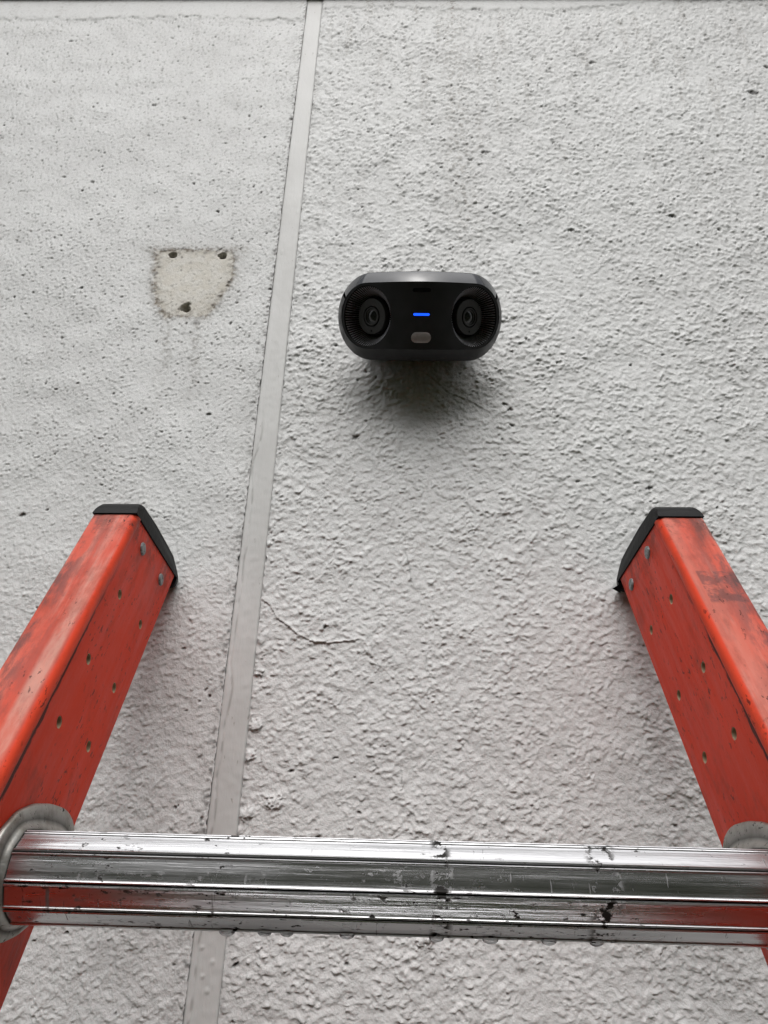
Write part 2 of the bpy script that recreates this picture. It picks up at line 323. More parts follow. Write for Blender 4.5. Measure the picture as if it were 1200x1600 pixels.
dirt = np.maximum(dirt, 0.04*fadec*np.exp(-((d_)/0.0006)**2)*(s_ <= 0))
for P, k in (([(0.0054, 0.4973), (0.024, 0.491), (0.0361, 0.4792), (0.048, 0.4644), (0.0658, 0.4561), (0.0861, 0.4412)], 0.4), ([(0.0075, 0.2951), (0.0112, 0.2814), (0.0128, 0.2657)], 0.7), ([(0.0054, 0.1169), (0.005, 0.108)], 0.6), ([(-0.1105, 0.5467), (-0.1016, 0.5297)], 0.3), ([(0.0245, 0.203), (0.0235, 0.196)], 0.5)):
    d_, s_ = polydist(P); relief += 0.0006*np.exp(-((d_-0.0008)/0.0007)**2)*(s_ > 0)-0.0007*np.exp(-(d_/0.0005)**2); dirt = np.maximum(dirt, k*np.exp(-(d_/0.00055)**2)*sm(-1.2, 0.6, b9))
# loose lumps of filler beside the joint
for x_, z_, r_ in ((-0.1035, 0.1488, 4.2), (-0.1075, 0.302, 2.6), (-0.1065, 0.1268, 3.5), (-0.104, 0.087, 4), (-0.1055, 0.19, 3), (-0.085, 0.095, 4.5), (-0.1062, 0.06, 3.5), (-0.09, 0.02, 4), (0.02, 0.012, 5)):
    st = np.zeros((NG, NG), np.float32); stamp(st, x_, z_, r_/1000*1.3, 1.0, 0.8, 0.3); relief += 0.0016*st
# smooth band under the trim
bx = [-0.9, -0.5556, -0.4214, -0.2887, -0.1721, -0.125, -0.115, -0.1032, -0.023, 0.066, 0.1191, 0.2432, 0.3336, 0.42, 0.9]; bz = [1.119, 1.119, 1.1184, 1.1243, 1.1144, 1.118, 1.14, 1.1432, 1.1494, 1.1407, 1.1371, 1.1414, 1.1559, 1.20, 1.30]
bl = (np.interp(gx[0], bx, bz)[None, :]+0.0022*b16+0.0012*b9+0.0007*b5).astype(np.float32)
inb = sm(-0.005, 0.005, gzz-bl)
hR = hR*(1-0.82*inb)+0.0009*inb; hL = hL*(1-0.82*inb)+0.0009*inb; pit *= 1-0.8*inb; dirt *= 1-0.7*inb
crk = np.exp(-((gzz-bl+0.001)/0.0011)**2)*sm(0.1, 1.1, b60+0.5*b16+0.3*b9); dirt = np.maximum(dirt, 0.75*crk*sm(0.34, 0.24, gx)); relief -= 0.001*crk
# dirt gathered along the joint
je = np.minimum(np.abs(gx+0.1308), np.abs(gx+0.1096))
dj = np.exp(-(np.abs(gx+0.1325)/0.0045))*sm(0.55, 1.35, b5+0.5*b16)*(gx < -0.12)+np.exp(-(np.abs(gx+0.1085)/0.002))*sm(0.7, 1.4, b5+0.5*b16)*(gx > -0.12)
dirt = np.maximum(dirt, 0.8*dj)
stain_and_streak = 0.42*np.exp(-((gx-0.070)/0.018)**2)*sm(0.62, 0.75, gzz)*sm(-0.2, 1.2, b9+0.5*b5)
vs = band(0.030, 0.5, 1.0, 9.0)
stain_and_streak += 0.42*sm(0.5, 1.9, vs)*sm(0.50, 1.05, gzz)*sm(-0.6, 1.0, b5+0.6*b9)*(0.35+0.65*(gx > -0.12))
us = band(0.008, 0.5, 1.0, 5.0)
stain_and_streak += 0.26*sm(-0.1, 1.4, us)*np.exp(-((gx-0.026)/0.046)**4)*sm(0.425, 0.50, gzz)*sm(0.53, 0.51, gzz)  # vertical streaks tinted brown on the patch below the security camera
stain_and_streak += 0.10*sm(0.9, 1.15, gzz)*sm(0.2, 1.5, b5+0.4*b60)
stain_and_streak += 0.16*np.exp(-(np.abs(gx+0.1300)/0.012))*sm(0.2, 1.2, b9)*(gx < -0.12)
# scar of an old bracket: bare cream patch with a grimy outline, three screw holes
SC = np.array([(-0.2638, 0.6563), (-0.247, 0.6593), (-0.1814, 0.6576), (-0.1755, 0.6477), (-0.1743, 0.6131), (-0.1786, 0.5982), (-0.192, 0.5673), (-0.1964, 0.5611), (-0.2371, 0.5618), (-0.2507, 0.585), (-0.258, 0.6128), (-0.26, 0.6415)])
SCL = [tuple(q) for q in SC]+[tuple(SC[0])]
d_, s_ = polydist(SCL); ins = np.zeros((NG, NG), bool)
for (ax_, az_), (bx_, bz_) in zip(SCL[:-1], SCL[1:]):
    c_ = ((az_ > gzz) != (bz_ > gzz)) & (gx < (bx_-ax_)*(gzz-az_)/(bz_-az_+1e-12)+ax_); ins ^= c_
sd_ = np.where(ins, -d_, d_)+0.0012*b9+0.0006*b5
cream = sm(0.001, -0.002, sd_)*(0.75+0.25*sm(-1, 1, b16))
edge = np.exp(-(np.maximum(sd_, 0)/0.0040)-(np.maximum(-sd_, 0)/0.0036))
topb = np.exp(-((gzz-0.6595)/0.006)**2)*sm(-0.285, -0.265, gx)*sm(-0.150, -0.172, gx)
stain_and_streak = np.maximum(stain_and_streak, 1.15*edge*sm(-2.0, 0.3, 0.6*b9+0.5*b16+0.2*b5)); stain_and_streak = np.maximum(stain_and_streak, 0.36*np.exp(-np.abs(sd_)/0.009)*sm(-1.5, 1.0, b16)); stain_and_streak = np.maximum(stain_and_streak, 0.85*topb*sm(-0.5, 1.0, b5+0.3*b3))
dirt = np.maximum(dirt, 0.7*edge*sm(0.6, 1.5, 0.7*b5+0.5*b9)); dirt = np.maximum(dirt, 0.7*topb*sm(0.6, 1.5, 0.7*b5+0.4*b9))
for (x0, z0), (x1, z1), k in (((-0.2329, 0.556), (-0.223, 0.4427), 0.38), ((-0.205, 0.558), (-0.1929, 0.4429), 0.5), ((-0.217, 0.56), (-0.213, 0.47), 0.15)):
    t = np.clip((gzz-z0)/(z1-z0), 0, 1); xc = x0+(x1-x0)*t+0.0012*b60
    run = np.exp(-((gx-xc)/(0.0035+0.006*t))**2)*sm(z0+0.004, z0-0.002, gzz)*sm(z1-0.02, z0-0.02, gzz)
    stain_and_streak = np.maximum(stain_and_streak, k*run*sm(-1.2, 1.0, b9+0.5*b5)); dirt = np.maximum(dirt, 0.6*k*run*sm(0.9, 1.6, b5))
stamp(dirt, -0.2045, 0.5535, 0.0045, 0.55, 0.9, 0.3)
hL = hL*(1-0.45*cream)-0.0006*cream; pit *= 1-0.7*cream
hole = np.zeros((NG, NG), np.float32)
for x_, z_, r_, a_ in ((-0.2428, 0.6504, 0.0038, 1.0), (-0.1888, 0.6496, 0.0041, 1.0), (-0.2168, 0.5712, 0.0038, 1.0)): hole = np.maximum(hole, sm(1.12, 0.75, np.hypot(gx-x_, gzz-z_)/r_))
chip = np.zeros((NG, NG), np.float32); stamp(chip, -0.2195, 0.5745, 0.0068, 1, 0.42, 0.85); stamp(chip, -0.2455, 0.6515, 0.0024, 1, 0.7, 0); stamp(chip, -0.192, 0.650, 0.0026, 1, 0.7, 0)
# small dark plug and smears beside the right rail's cap
relief += -0.0045*chip-0.014*sm(0.3, 0.8, hole)-0.0016*pit
dirt = np.maximum(dirt, 0.45*chip*sm(-1, 1, b5)); dirt = np.maximum(dirt, 0.75*sm(0.3, 0.9, hole))
# white paint dots on the left panel
hL += relief; hR += relief
def sample(a, X, Z):
    u = np.clip((X-GX0)/DX, 0, NG-1.01); q = np.clip((Z-GZ0)/DX, 0, NG-1.01); i = u.astype(np.int32); j = q.astype(np.int32); u = u-i; q = q-j
    return a[j, i]*(1-u)*(1-q)+a[j, i+1]*u*(1-q)+a[j+1, i]*(1-u)*q+a[j+1, i+1]*u*q
# rows are spaced by viewing angle so that the relief is finest where the wall is nearest
el = R(30.09)+np.arctan((800-np.arange(1700, -70, -1.5))/1202.0)
zr = D*np.tan(el); zr = np.concatenate([np.linspace(-0.40, zr[0]-0.004, 50), zr, np.linspace(zr[-1]+0.004, 1.36, 40)])
hw = 0.52*D/np.cos(np.arctan(np.maximum(zr, -0.1)/D))*np.cos(np.arctan(zr/D)-R(30.09))+0.02
def grid_mesh(name, X, Y, Z, attrs, mat, parent, flip=False):
    nr, nc = X.shape; me = bpy.data.meshes.new(name); nv = nr*nc
    me.vertices.add(nv); me.vertices.foreach_set('co', np.stack([X, Y, Z], -1).astype(np.float32).ravel())
    idx = np.arange(nv, dtype=np.int32).reshape(nr, nc)
    q = np.stack([idx[:-1, :-1], idx[:-1, 1:], idx[1:, 1:], idx[1:, :-1]], -1).reshape(-1, 4)
    if flip: q = q[:, ::-1]
    nf = len(q); me.loops.add(nf*4); me.loops.foreach_set('vertex_index', q.ravel().astype(np.int32))
    me.polygons.add(nf); me.polygons.foreach_set('loop_start', np.arange(0, nf*4, 4, dtype=np.int32))
    me.polygons.foreach_set('use_smooth', np.ones(nf, bool))
    for k, a in attrs.items(): me.attributes.new(k, 'FLOAT', 'POINT').data.foreach_set('value', a.astype(np.float32).ravel())
    me.update(calc_edges=True); me.materials.append(mat)
    return link(bpy.data.objects.new(name, me), parent)
wall = empty('rendered_wall', (0, 0, 0))
tag(wall, 'white painted textured render wall with a vertical filled joint and an old bracket scar', 'wall')
XL, XR = -0.1305, -0.1099                                    # edges of the joint
def panel(side, hmap):
    nv_ = 360 if side < 0 else 600; nb = 50
    e0 = (XL if side < 0 else XR)
    jit = np.interp(zr, GZ0+np.arange(NG)*DX, 0.0004*b16[:, 300]+0.0003*b5[:, 700])
    X = np.empty((len(zr), nv_+nb))
    inner = e0+side*(0.0004+np.abs(jit))
    vis = np.where(side < 0, -hw-0.015, hw-0.005)
    t = np.linspace(0, 1, nv_)[None, :]
    X[:, :nv_] = inner[:, None]*(1-t)+vis[:, None]*t
    t2 = np.linspace(0, 1, nb+1)[None, 1:]; X[:, nv_:] = vis[:, None]*(1-t2)+(side*0.90)*t2
    Z = np.repeat(zr[:, None], X.shape[1], 1)
    h = sample(hmap, X, Z)
    ed = np.abs(X-e0); h = h*sm(0, 0.004, ed+0.001)-0.0009*sm(0.0012, 0.0, ed)+0.0004
    at = {'dirt': np.clip(sample(dirt, X, Z), 0, 1), 'stain_and_streak': np.clip(sample(stain_and_streak, X, Z), 0, 1), 'cream': np.clip(sample(cream, X, Z), 0, 1)}
    back = -0.0025
    Y = -np.where(h > back*8, h, back*8)
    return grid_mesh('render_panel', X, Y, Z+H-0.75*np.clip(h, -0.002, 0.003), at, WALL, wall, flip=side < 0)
pl = panel(-1, hL); pr = panel(1, hR)
tag(pl, 'finer stippled panel left of the joint, with bracket scar and screw holes'); tag(pr, 'coarser lumpy panel right of the joint')
# joint strip
zs = zr[::2]; ns = 26
t = np.linspace(-1, 1, ns)[None, :]; xm = (XL+XR)/2; hwid = (XR-XL)/2+0.0012
X = xm+t*hwid+0*zs[:, None]; Z = np.repeat(zs[:, None], ns, 1)
Y = 0.0004*np.cos(t*1.4)+0*Z+0.25*sample(0.0011*b200*0.35+0.0004*b60, X, Z)+0.00004*sample(b9, X, Z)
ed = np.abs(t)**14; Y = Y-0.0016*ed
split = np.exp(-((X-(XL+0.0042+0.0012*sample(b60, X, Z)-0.010*np.clip((0.2-Z), 0, 0.3)))/0.0007)**2)*sm(0.46, 0.40, Z)
Y -= 0.0006*split
for x_, z_, r_ in ((-0.1135, 0.72, 1.6), (-0.1255, 0.655, 1.5), (-0.118, 0.69, 1.2), (-0.1195, 0.015, 1.5), (-0.1245, 0.004, 1.6), (-0.1165, -0.004, 1.4), (-0.1220, -0.012, 1.5), (-0.1180, -0.02, 1.6), (-0.123, 0.02, 1.1)):
    dd = ((X-x_)**2+(Z-z_)**2)/(r_/1000)**2; Y += 0.0006*np.sqrt(np.clip(1-dd, 0, 1))
dj = np.clip(0.45*split*sm(-0.8, 0.5, sample(b16, X, Z))+ed*0.18*sm(-0.5, 1.0, sample(b16, X, Z)), 0, 1)
tag(grid_mesh('joint_strip', X, -Y, Z+H, {'dirt': dj}, STRIP, wall), 'smooth grey filler strip in the vertical joint')
# core of the wall behind and around the modelled face, and the trim above
bm_obj('wall_core', box_bm(-4, 4, 0.022, 0.30, 0, H+1.9), WALLFAR, wall)
for nm, a in (('wall_face', (-4, -0.90, 0.0005, 0.0215, 0, H+1.9)), ('wall_face', (0.90, 4, 0.0005, 0.0215, 0, H+1.9)), ('wall_face', (-0.90, 0.90, 0.0005, 0.0215, 0, H-0.40)), ('wall_face', (-0.90, 0.90, 0.0005, 0.0215, H+1.36, H+1.9))):
    bm_obj(nm, box_bm(*a), WALLFAR, wall)
tag(bm_obj('edge_trim', box_bm(-4, 4, -0.008, -0.0035, H+1.1688, H+1.26, 0.0015), TRIM, wall), 'dark maroon trim edge along the very top')

# ---------------------------------------------------------------- ladder
EL = R(63.447); RZ = R(-0.245); WL = 0.36
c0 = Vector((-0.0006, 0.4103-D, 0.1658+H))
ux = Vector((math.cos(RZ), math.sin(RZ), 0)); uz = Vector((0, math.cos(EL), math.sin(EL))); uy = uz.cross(ux); uz = ux.cross(uy).normalized()
LB = c0.z/uz.z; base = c0-uz*LB
ladder = empty('ladder'); ladder.matrix_world = Matrix(((ux.x, uy.x, uz.x, base.x), (ux.y, uy.y, uz.y, base.y), (ux.z, uy.z, uz.z, base.z), (0, 0, 0, 1)))
tag(ladder, 'red fibreglass ladder with aluminium rungs and black end caps leaning on the wall', 'ladder')
CUT = 0.533; TOP = 0.1086; DEP = 0.0957; FL = 0.0292
def arc(cx, cy, r, a0, a1, n): return [(cx+r*math.cos(R(a0+(a1-a0)*i/n)), cy+r*math.sin(R(a0+(a1-a0)*i/n))) for i in range(n+1)]
# channel section: x outward from the inner face of the web, y from front to back; a rounded lip stands proud at the front inner corner
prof = [(FL, 0.0006), (FL-0.0008, 0.0)]+arc(0.0036, 0.0048, 0.0048, 270, 180, 6)+[(-0.0012, 0.0068), (-0.0008, 0.0080), (0.0, 0.0088)]
prof += arc(0.004, DEP-0.004, 0.004, 180, 90, 5)+[(FL-0.0008, DEP), (FL, DEP-0.0006), (FL, DEP-0.0042), (0.0075, DEP-0.0045), (0.0048, DEP-0.007), (0.0046, 0.0085), (0.0075, 0.0045), (FL, 0.0042)]
HOLESY = (0.0300, 0.0728)
HOLES = {-1: [(0.0277, 0.0555), (0.0711, 0.0751), (0.0274, -0.0044), (0.0719, 0.0154), (0.0283, -0.0514), (0.0710, -0.0322)],
         1: [(0.0318, 0.0601), (0.0751, 0.0785), (0.0304, -0.0031), (0.0731, 0.0152), (0.0299, -0.0526), (0.0722, -0.0338)]}
RIVETS = {-1: [(0.0284, 0.1069), (0.0724, 0.1275)], 1: [(0.0343, 0.1149), (0.0769, 0.1316)]}
def lathe_x(pr, n=24):
    return [[(x, r*math.cos(2*PI*k/n), r*math.sin(2*PI*k/n)) for k in range(n)] for x, r in pr]
def off(V, d): return [(v[0]+d[0], v[1]+d[1], v[2]+d[2]) for v in V]
for s in (-1, 1):
    zst = [0.02, 0.5, 1.0, 1.5, 2.0, 2.5, 3.0, 3.2, 3.4, 3.5, 3.6, 3.7, LB]
    rings = [[(s*x, y, z) for x, y in prof] for z in zst]+[[(s*x, y, LB+TOP+CUT*y) for x, y in prof]]
    V, F = loft(rings, True, True, True)
    rail = mesh_obj('rail', V, F, rail_mat('worn_red_fibreglass' , (3.1*s, 1.7*s, 2.3*s)), ladder)
    cut = bmesh.new()
    for y, z in HOLES[s]:
        bmesh.ops.create_cone(cut, cap_ends=True, segments=14, radius1=0.0035, radius2=0.0035, depth=0.03, matrix=Matrix.Translation((0, y, LB+z)) @ Matrix.Rotation(PI/2, 4, 'Y'))
    cme = bpy.data.meshes.new('cutter'); cut.to_mesh(cme); cut.free(); cob = link(bpy.data.objects.new('cutter', cme), ladder)
    md = rail.modifiers.new('holes', 'BOOLEAN'); md.operation = 'DIFFERENCE'; md.object = cob; md.solver = 'EXACT'
    bpy.context.view_layer.update()
    ev = rail.evaluated_get(bpy.context.evaluated_depsgraph_get()); nm = bpy.data.meshes.new_from_object(ev)
    rail.modifiers.clear(); rail.data = nm; bpy.data.objects.remove(cob)
    for p in nm.polygons: p.use_smooth = True
    nm.set_sharp_from_angle(angle=R(28))
    rail.location.x = s*WL/2
    tag(rail, 'left rail, whitish rubbed front' if s < 0 else 'right rail, grey scuffs on its front')
    for y, z in HOLES[s]:
        V, F = loft(lathe_x([(0.0002, 0.0036), (0.0003, 0.0031), (0.0046, 0.0030)], 14)); mesh_obj('hole_rim', off([(s*v[0], v[1], v[2]) for v in V], (0, y, LB+z)), F, FIBRE, rail, 40)
    for y, z in RIVETS[s]:
        pr_ = [(0.001, 0.0047), (-0.0006, 0.0047), (-0.0012, 0.0043), (-0.0015, 0.0034), (-0.0014, 0.0016), (-0.0011, 0.0008), (-0.0011, 0.00001)]
        V, F = loft(lathe_x(pr_)); mesh_obj('rivet', off([(s*v[0], v[1], v[2]) for v in V], (0, y, LB+z)), F, RIVET, rail, 50)
    # rubber cap on the slanted end
    cp = [(-0.0012, 0.1084), (-0.0014, 0.1170), (0.0008, 0.1230), (0.0050, 0.1272), (0.030, 0.1395), (0.060, 0.1545), (0.076, 0.1620), (0.088, 0.1660), (0.0985, 0.1664), (0.1025, 0.1630), (0.1030, 0.1570), (0.1000, 0.1510), (0.0975, 0.1500), (0.0965, TOP+CUT*0.0965+0.0002)]
    bm = bmesh.new(); x0, x1 = s*-0.0010, s*(FL+0.0008)
    lo = [bm.verts.new((x0, y, LB+z)) for y, z in cp]; hi = [bm.verts.new((x1, y, LB+z)) for y, z in cp]; k = len(cp)
    e_ = []
    bm.faces.new(lo); bm.faces.new(hi)
    for i in range(k): bm.faces.new((lo[i], lo[(i+1) % k], hi[(i+1) % k], hi[i]))
    bm.edges.ensure_lookup_table(); outer = [e for e in bm.edges if (e.verts[0] in lo and e.verts[1] in lo or e.verts[0] in hi and e.verts[1] in hi) and not {v.co.z for v in e.verts} & {lo[0].co.z, lo[-1].co.z}]
    bmesh.ops.bevel(bm, geom=outer, offset=0.003, segments=3, affect='EDGES', profile=0.5)
    bm_obj('end_cap', bm, RUBBER, rail, 40)
    if s > 0:
        V = [(-0.0010, 0.094, LB+0.1535), (-0.0010, 0.1015, LB+0.152), (-0.0062, 0.0995, LB+0.1545), (-0.0010, 0.1018, LB+0.1585)]
        V2 = [(x+0.0008, y-0.0008, z-0.0012) for x, y, z in V]
        mesh_obj('cap_flap', V+V2, [(0, 1, 2), (1, 3, 2), (0, 2, 3), (4, 6, 5), (5, 6, 7), (4, 7, 6), (0, 4, 5, 1), (1, 5, 7, 3), (3, 7, 4, 0)], RUBBER, rail)
    fb = box_bm(s*-0.004 if s > 0 else -0.036, 0.036 if s > 0 else 0.004, -0.004, DEP+0.004, 0.0, 0.06, 0.006)
    bm_obj('foot', fb, RUBBER, rail, 40)
# rungs: round tube with ten pairs of fine ribs, flared collars at the rails
def rung_profile():
    """section in the world's vertical plane: ribbed round nose towards the climber, flat tread running back to the wall side; (away, up, groove)"""
    P = []; r = 0.0205; rid = (60, 24, -13, -47, -84)
    for i, a in enumerate(rid):
        for da, rr, g in ((15, -0.00080, 0), (10, -0.00072, 0), (5.4, -0.0005, 0.0), (4.6, -0.0004, 0.55), (4.0, 0.0001, 0), (2.9, 0.00032, 0), (1.5, 0.0001, 0.0), (0.9, -0.0006, 1), (-0.9, -0.0006, 1), (-1.5, 0.0001, 0.0), (-2.9, 0.00032, 0), (-4.0, 0.0001, 0), (-4.6, -0.0004, 0.55), (-5.4, -0.0005, 0), (-10, -0.00072, 0), (-15, -0.00080, 0)):
            P.append((-math.cos(R(a+da))*(r+rr), math.sin(R(a+da))*(r+rr), g))
    back = [(0.014, -0.0190, 0), (0.028, -0.0140, 0), (0.040, -0.0060, 0), (0.0455, 0.002, 0), (0.0475, 0.010, 0), (0.0472, 0.016, 0), (0.0445, 0.0198, 0), (0.040, 0.0208, 0), (0.030, 0.0204, 0), (0.0295, 0.0196, 0.8), (0.029, 0.0204, 0), (0.019, 0.0202, 0), (0.0185, 0.0194, 0.8), (0.018, 0.0202, 0), (0.008, 0.0200, 0), (0.0075, 0.0192, 0.8), (0.007, 0.0200, 0)]
    return P+back
RP = rung_profile()
PLATE = [(-0.0262, 0.004), (-0.0240, 0.0155), (-0.0105, 0.0270), (0.004, 0.0325), (0.022, 0.0355), (0.042, 0.0362), (0.055, 0.0325), (0.060, 0.026), (0.0605, 0.014), (0.056, 0.001), (0.045, -0.0100), (0.030, -0.0190), (0.0165, -0.0250), (0.002, -0.0285), (-0.012, -0.0250), (-0.0212, -0.0175), (-0.0255, -0.008)]
def polar(P, cx, cy, n):
    out_ = []
    for k in range(n):
        a = 2*PI*k/n; dx, dy = math.cos(a), math.sin(a); best = 0
        for (x0, y0), (x1, y1) in zip(P, P[1:]+P[:1]):
            ex, ey = x1-x0, y1-y0; den = dx*ey-dy*ex
            if abs(den) < 1e-12: continue
            t = ((x0-cx)*ey-(y0-cy)*ex)/den; q = ((x0-cx)*dy-(y0-cy)*dx)/den
            if t > 0 and -1e-6 <= q <= 1+1e-6: best = max(best, t)
        out_.append(best)
    sm_ = [(out_[k-1]+2*out_[k]+out_[(k+1) % n])/4 for k in range(n)]
    return sm_
NR = 12; STEP = 0.305; RU0 = -0.1288; RY = 0.0480
rung0 = None
for k in range(NR):
    zc = LB+RU0-k*STEP
    if zc < 0.12: break
    if rung0 is None:
        def loc(x, wy, wz): return (x, wy*uy.y+wz*uy.z, wy*uz.y+wz*uz.z)
        nx = 60; n_ = len(RP)
        V = [loc(-WL/2+WL*i/nx, p_[0], p_[1]) for i in range(nx+1) for p_ in RP]; G = [p_[2] for i in range(nx+1) for p_ in RP]
        F = [(i*n_+j, i*n_+(j+1) % n_, (i+1)*n_+(j+1) % n_, (i+1)*n_+j) for i in range(nx) for j in range(n_)]
        rung0 = mesh_obj('rung', V, F, ALU, ladder, 35)
        rung0.data.attributes.new('groove', 'FLOAT', 'POINT').data.foreach_set('value', np.array(G, np.float32))
        o = rung0; col = []
        NC = 72; CX, CY = 0.010, 0.002
        rp_ = polar([(p_[0], p_[1]) for p_ in RP], CX, CY, NC); pp_ = polar(PLATE, CX, CY, NC)
        STA = [(0.0002, 0.98, 0), (0.0010, 1.0, 0), (0.0022, 0.985, 0), (0.0030, 0.93, 0), (0.0034, 0.80, 0.1), (0.0038, 0.62, 0.35), (0.0042, 0.46, 0.75), (0.0047, 0.36, 0.35), (0.0056, 0.28, 0), (0.0064, 0.21, 0), (0.0070, 0.12, 0.2), (0.0073, 0.05, 0.9), (0.0075, -0.05, 1)]
        for s in (-1, 1):
            V = []; G = []
            for x, k_, g in STA:
                for k in range(NC):
                    a = 2*PI*k/NC; q = rp_[k]+(pp_[k]-rp_[k])*k_
                    V.append(loc(s*(WL/2-x), CX+q*math.cos(a), CY+q*math.sin(a))); G.append(g)
            F = [(i*NC+j, i*NC+(j+1) % NC, (i+1)*NC+(j+1) % NC, (i+1)*NC+j) for i in range(len(STA)-1) for j in range(NC)]
            cobj = mesh_obj('collar', V, F, ALUD, o, 50)
            cobj.data.attributes.new('groove', 'FLOAT', 'POINT').data.foreach_set('value', np.array(G, np.float32))
            col.append(cobj)
    else:
        o = rung0.copy(); link(o, ladder)
        for q in col: c_ = q.copy(); link(c_, o)
    o.location = (0, RY, zc); o.rotation_euler = (0, R(0.75), 0)
# ---------------------------------------------------------------- rain drops hanging under the rung
lm = ladder.matrix_world
rc = lm @ Vector((0, RY, LB+RU0))
DROPS = [(-0.074, 3.0, 'first from the left'), (-0.057, 2.6, 'second from the left'), (-0.047, 2.4, 'third from the left'), (-0.020, 2.8, 'fourth from the left'), (0.020, 2.8, 'fifth from the left'), (0.044, 3.0, 'sixth from the left'), (0.070, 2.8, 'seventh from the left'), (0.091, 2.6, 'rightmost')]
for i, (x, r_, wd) in enumerate(DROPS):
    V = []; F = []; nu, nv2 = 16, 9
    for a in range(nv2+1):
        th = PI*a/nv2
        for b in range(nu):
            ph = 2*PI*b/nu; X_ = r_*1.25*math.sin(th)*math.cos(ph); Y_ = r_*0.85*math.sin(th)*math.sin(ph); Z_ = r_*0.72*math.cos(th)
            V.append((X_/1000, Y_/1000, Z_/1000))
    F = [(a*nu+b, a*nu+(b+1) % nu, (a+1)*nu+(b+1) % nu, (a+1)*nu+b) for a in range(nv2) for b in range(nu)]
    o = mesh_obj('water_drop', V, F, WATER, None, 180)
    ph = R(-82); o.location = rc+ux*x-Vector((0, 0, x*math.sin(R(0.75))*uz.z))+Vector((0, -math.cos(ph)*0.0208, math.sin(ph)*0.0208))
    tag(o, 'small clear rain drop hanging under the rung, %s' % wd, 'water drop', 'rain drops hanging under the rung')

# ---------------------------------------------------------------- twin-lens security camera
TILT = R(43)
dev = empty('security_camera')
tag(dev, 'black twin lens security camera with a blue light mounted on the white wall', 'security camera')
zl = Vector((0, -math.cos(TILT), -math.sin(TILT))); xl = Vector((math.cos(R(0.3)), math.sin(R(0.3)), 0)); yl = zl.cross(xl)
dp = Vector((0.0205, 0.4975-D, 0.4868+H))
dev.matrix_world = Matrix(((xl.x, yl.x, zl.x, dp.x), (xl.y, yl.y, zl.y, dp.y), (xl.z, yl.z, zl.z, dp.z), (0, 0, 0, 1)))
def zp(x): return -(math.sqrt(x*x+0.03**2)-0.03)*0.75
RXF = 0.84
def stad(hwid_, hh, cy, n=128):
    rx = hh*RXF; a = hwid_-rx; na = 40; ns_ = (n-2*na)//2; P = []
    for i in range(na): th = -PI/2+PI*i/na; P.append((a+rx*math.cos(th), cy+hh*math.sin(th)))
    for i in range(ns_): P.append((a-2*a*i/ns_, cy+hh))
    for i in range(na): th = PI/2+PI*i/na; P.append((-a+rx*math.cos(th), cy+hh*math.sin(th)))
    for i in range(ns_): P.append((-a+2*a*i/ns_, cy-hh))
    return P
OW, OH = 0.0768, 0.0388
PW, PH, PC = 0.0728, 0.0288, 0.0004
out = stad(OW, OH, 0); inn = stad(PW, PH, PC)
ring = lambda P, dz, k=1.0: [(x*k, y*k, zp(x)+dz) for x, y in P]
def lerp(P, Q, t): return [(a[0]*(1-t)+b[0]*t, a[1]*(1-t)+b[1]*t) for a, b in zip(P, Q)]
# shell
rs = [ring(lerp(out, inn, 0.10), -0.0095), ring(out, -0.0118), ring(out, -0.016)]
rs += [[(x*k, y*k, min(zp(x)-0.017, z)) for x, y in out] for k, z in ((0.995, -0.030), (0.97, -0.045), (0.92, -0.051), (0.80, -0.055))]
V, F = loft(rs, True, False, True); mesh_obj('housing', V, F, SHELL, dev, 50)
# bezel: glossy upper visor and satin lower half with a fine seam
bz_ = [ring(lerp(out, inn, 0.04), -0.0100), ring(lerp(out, inn, 0.10), -0.0086), ring(lerp(out, inn, 0.9), -0.0006), ring(lerp(out, inn, 0.985), 0.0004), ring(inn, 0.0), ring(inn, -0.002)]
def part_ring(test):
    V, F = loft(bz_); n_ = len(out); keep = [f for f in F if all(test(out[v % n_][1]) for v in f)]
    used = sorted({v for f in keep for v in f}); mp = {v: i for i, v in enumerate(used)}
    return [V[v] for v in used], [tuple(mp[v] for v in f) for f in keep]
V, F = part_ring(lambda y: y > 0.0205); mesh_obj('visor', V, F, VISOR, dev, 60)
V, F = part_ring(lambda y: y < 0.0205); mesh_obj('lower_bezel', V, F, BEZEL, dev, 60)
# curved front plate with two oval openings
WX, WHX, WHY, WCY = 0.0486, 0.0216, 0.0268, 0.0002
def yt(x):
    a = PW-PH*RXF; d = max(abs(x)-a, 0)/RXF; return math.sqrt(max(PH*PH-d*d, 0))
V = []; F = []
def strip(xs_, lo_, hi_, nn):
    b0 = len(V)
    for x in xs_:
        l_, h_ = lo_(x), hi_(x)
        for j in range(nn+1): y = l_+(h_-l_)*j/nn; V.append((x, y, zp(x)))
    for i in range(len(xs_)-1):
        for j in range(nn): F.append((b0+i*(nn+1)+j, b0+(i+1)*(nn+1)+j, b0+(i+1)*(nn+1)+j+1, b0+i*(nn+1)+j+1))
top = lambda x: PC+yt(x); bot = lambda x: PC-yt(x)
strip(np.linspace(-(WX-WHX), WX-WHX, 33).tolist(), bot, top, 8)
for s in (-1, 1):
    cs = [s*(WX-WHX*math.cos(PI*i/40)) for i in range(41)]
    el_ = lambda x: WHY*math.sqrt(max(0, 1-((abs(x)-WX)/WHX)**2))
    strip(cs, lambda x: WCY+el_(x), top, 3); strip(cs, bot, lambda x: WCY-el_(x), 3)
    es = [s*(WX+WHX+(PW-WX-WHX)*i/5) for i in range(6)]; strip(es, bot, top, 8)
me = bpy.data.meshes.new('front_plate'); me.from_pydata(V, [], F); bm = bmesh.new(); bm.from_mesh(me); bmesh.ops.remove_doubles(bm, verts=bm.verts, dist=1e-5); bm.to_mesh(me); bm.free()
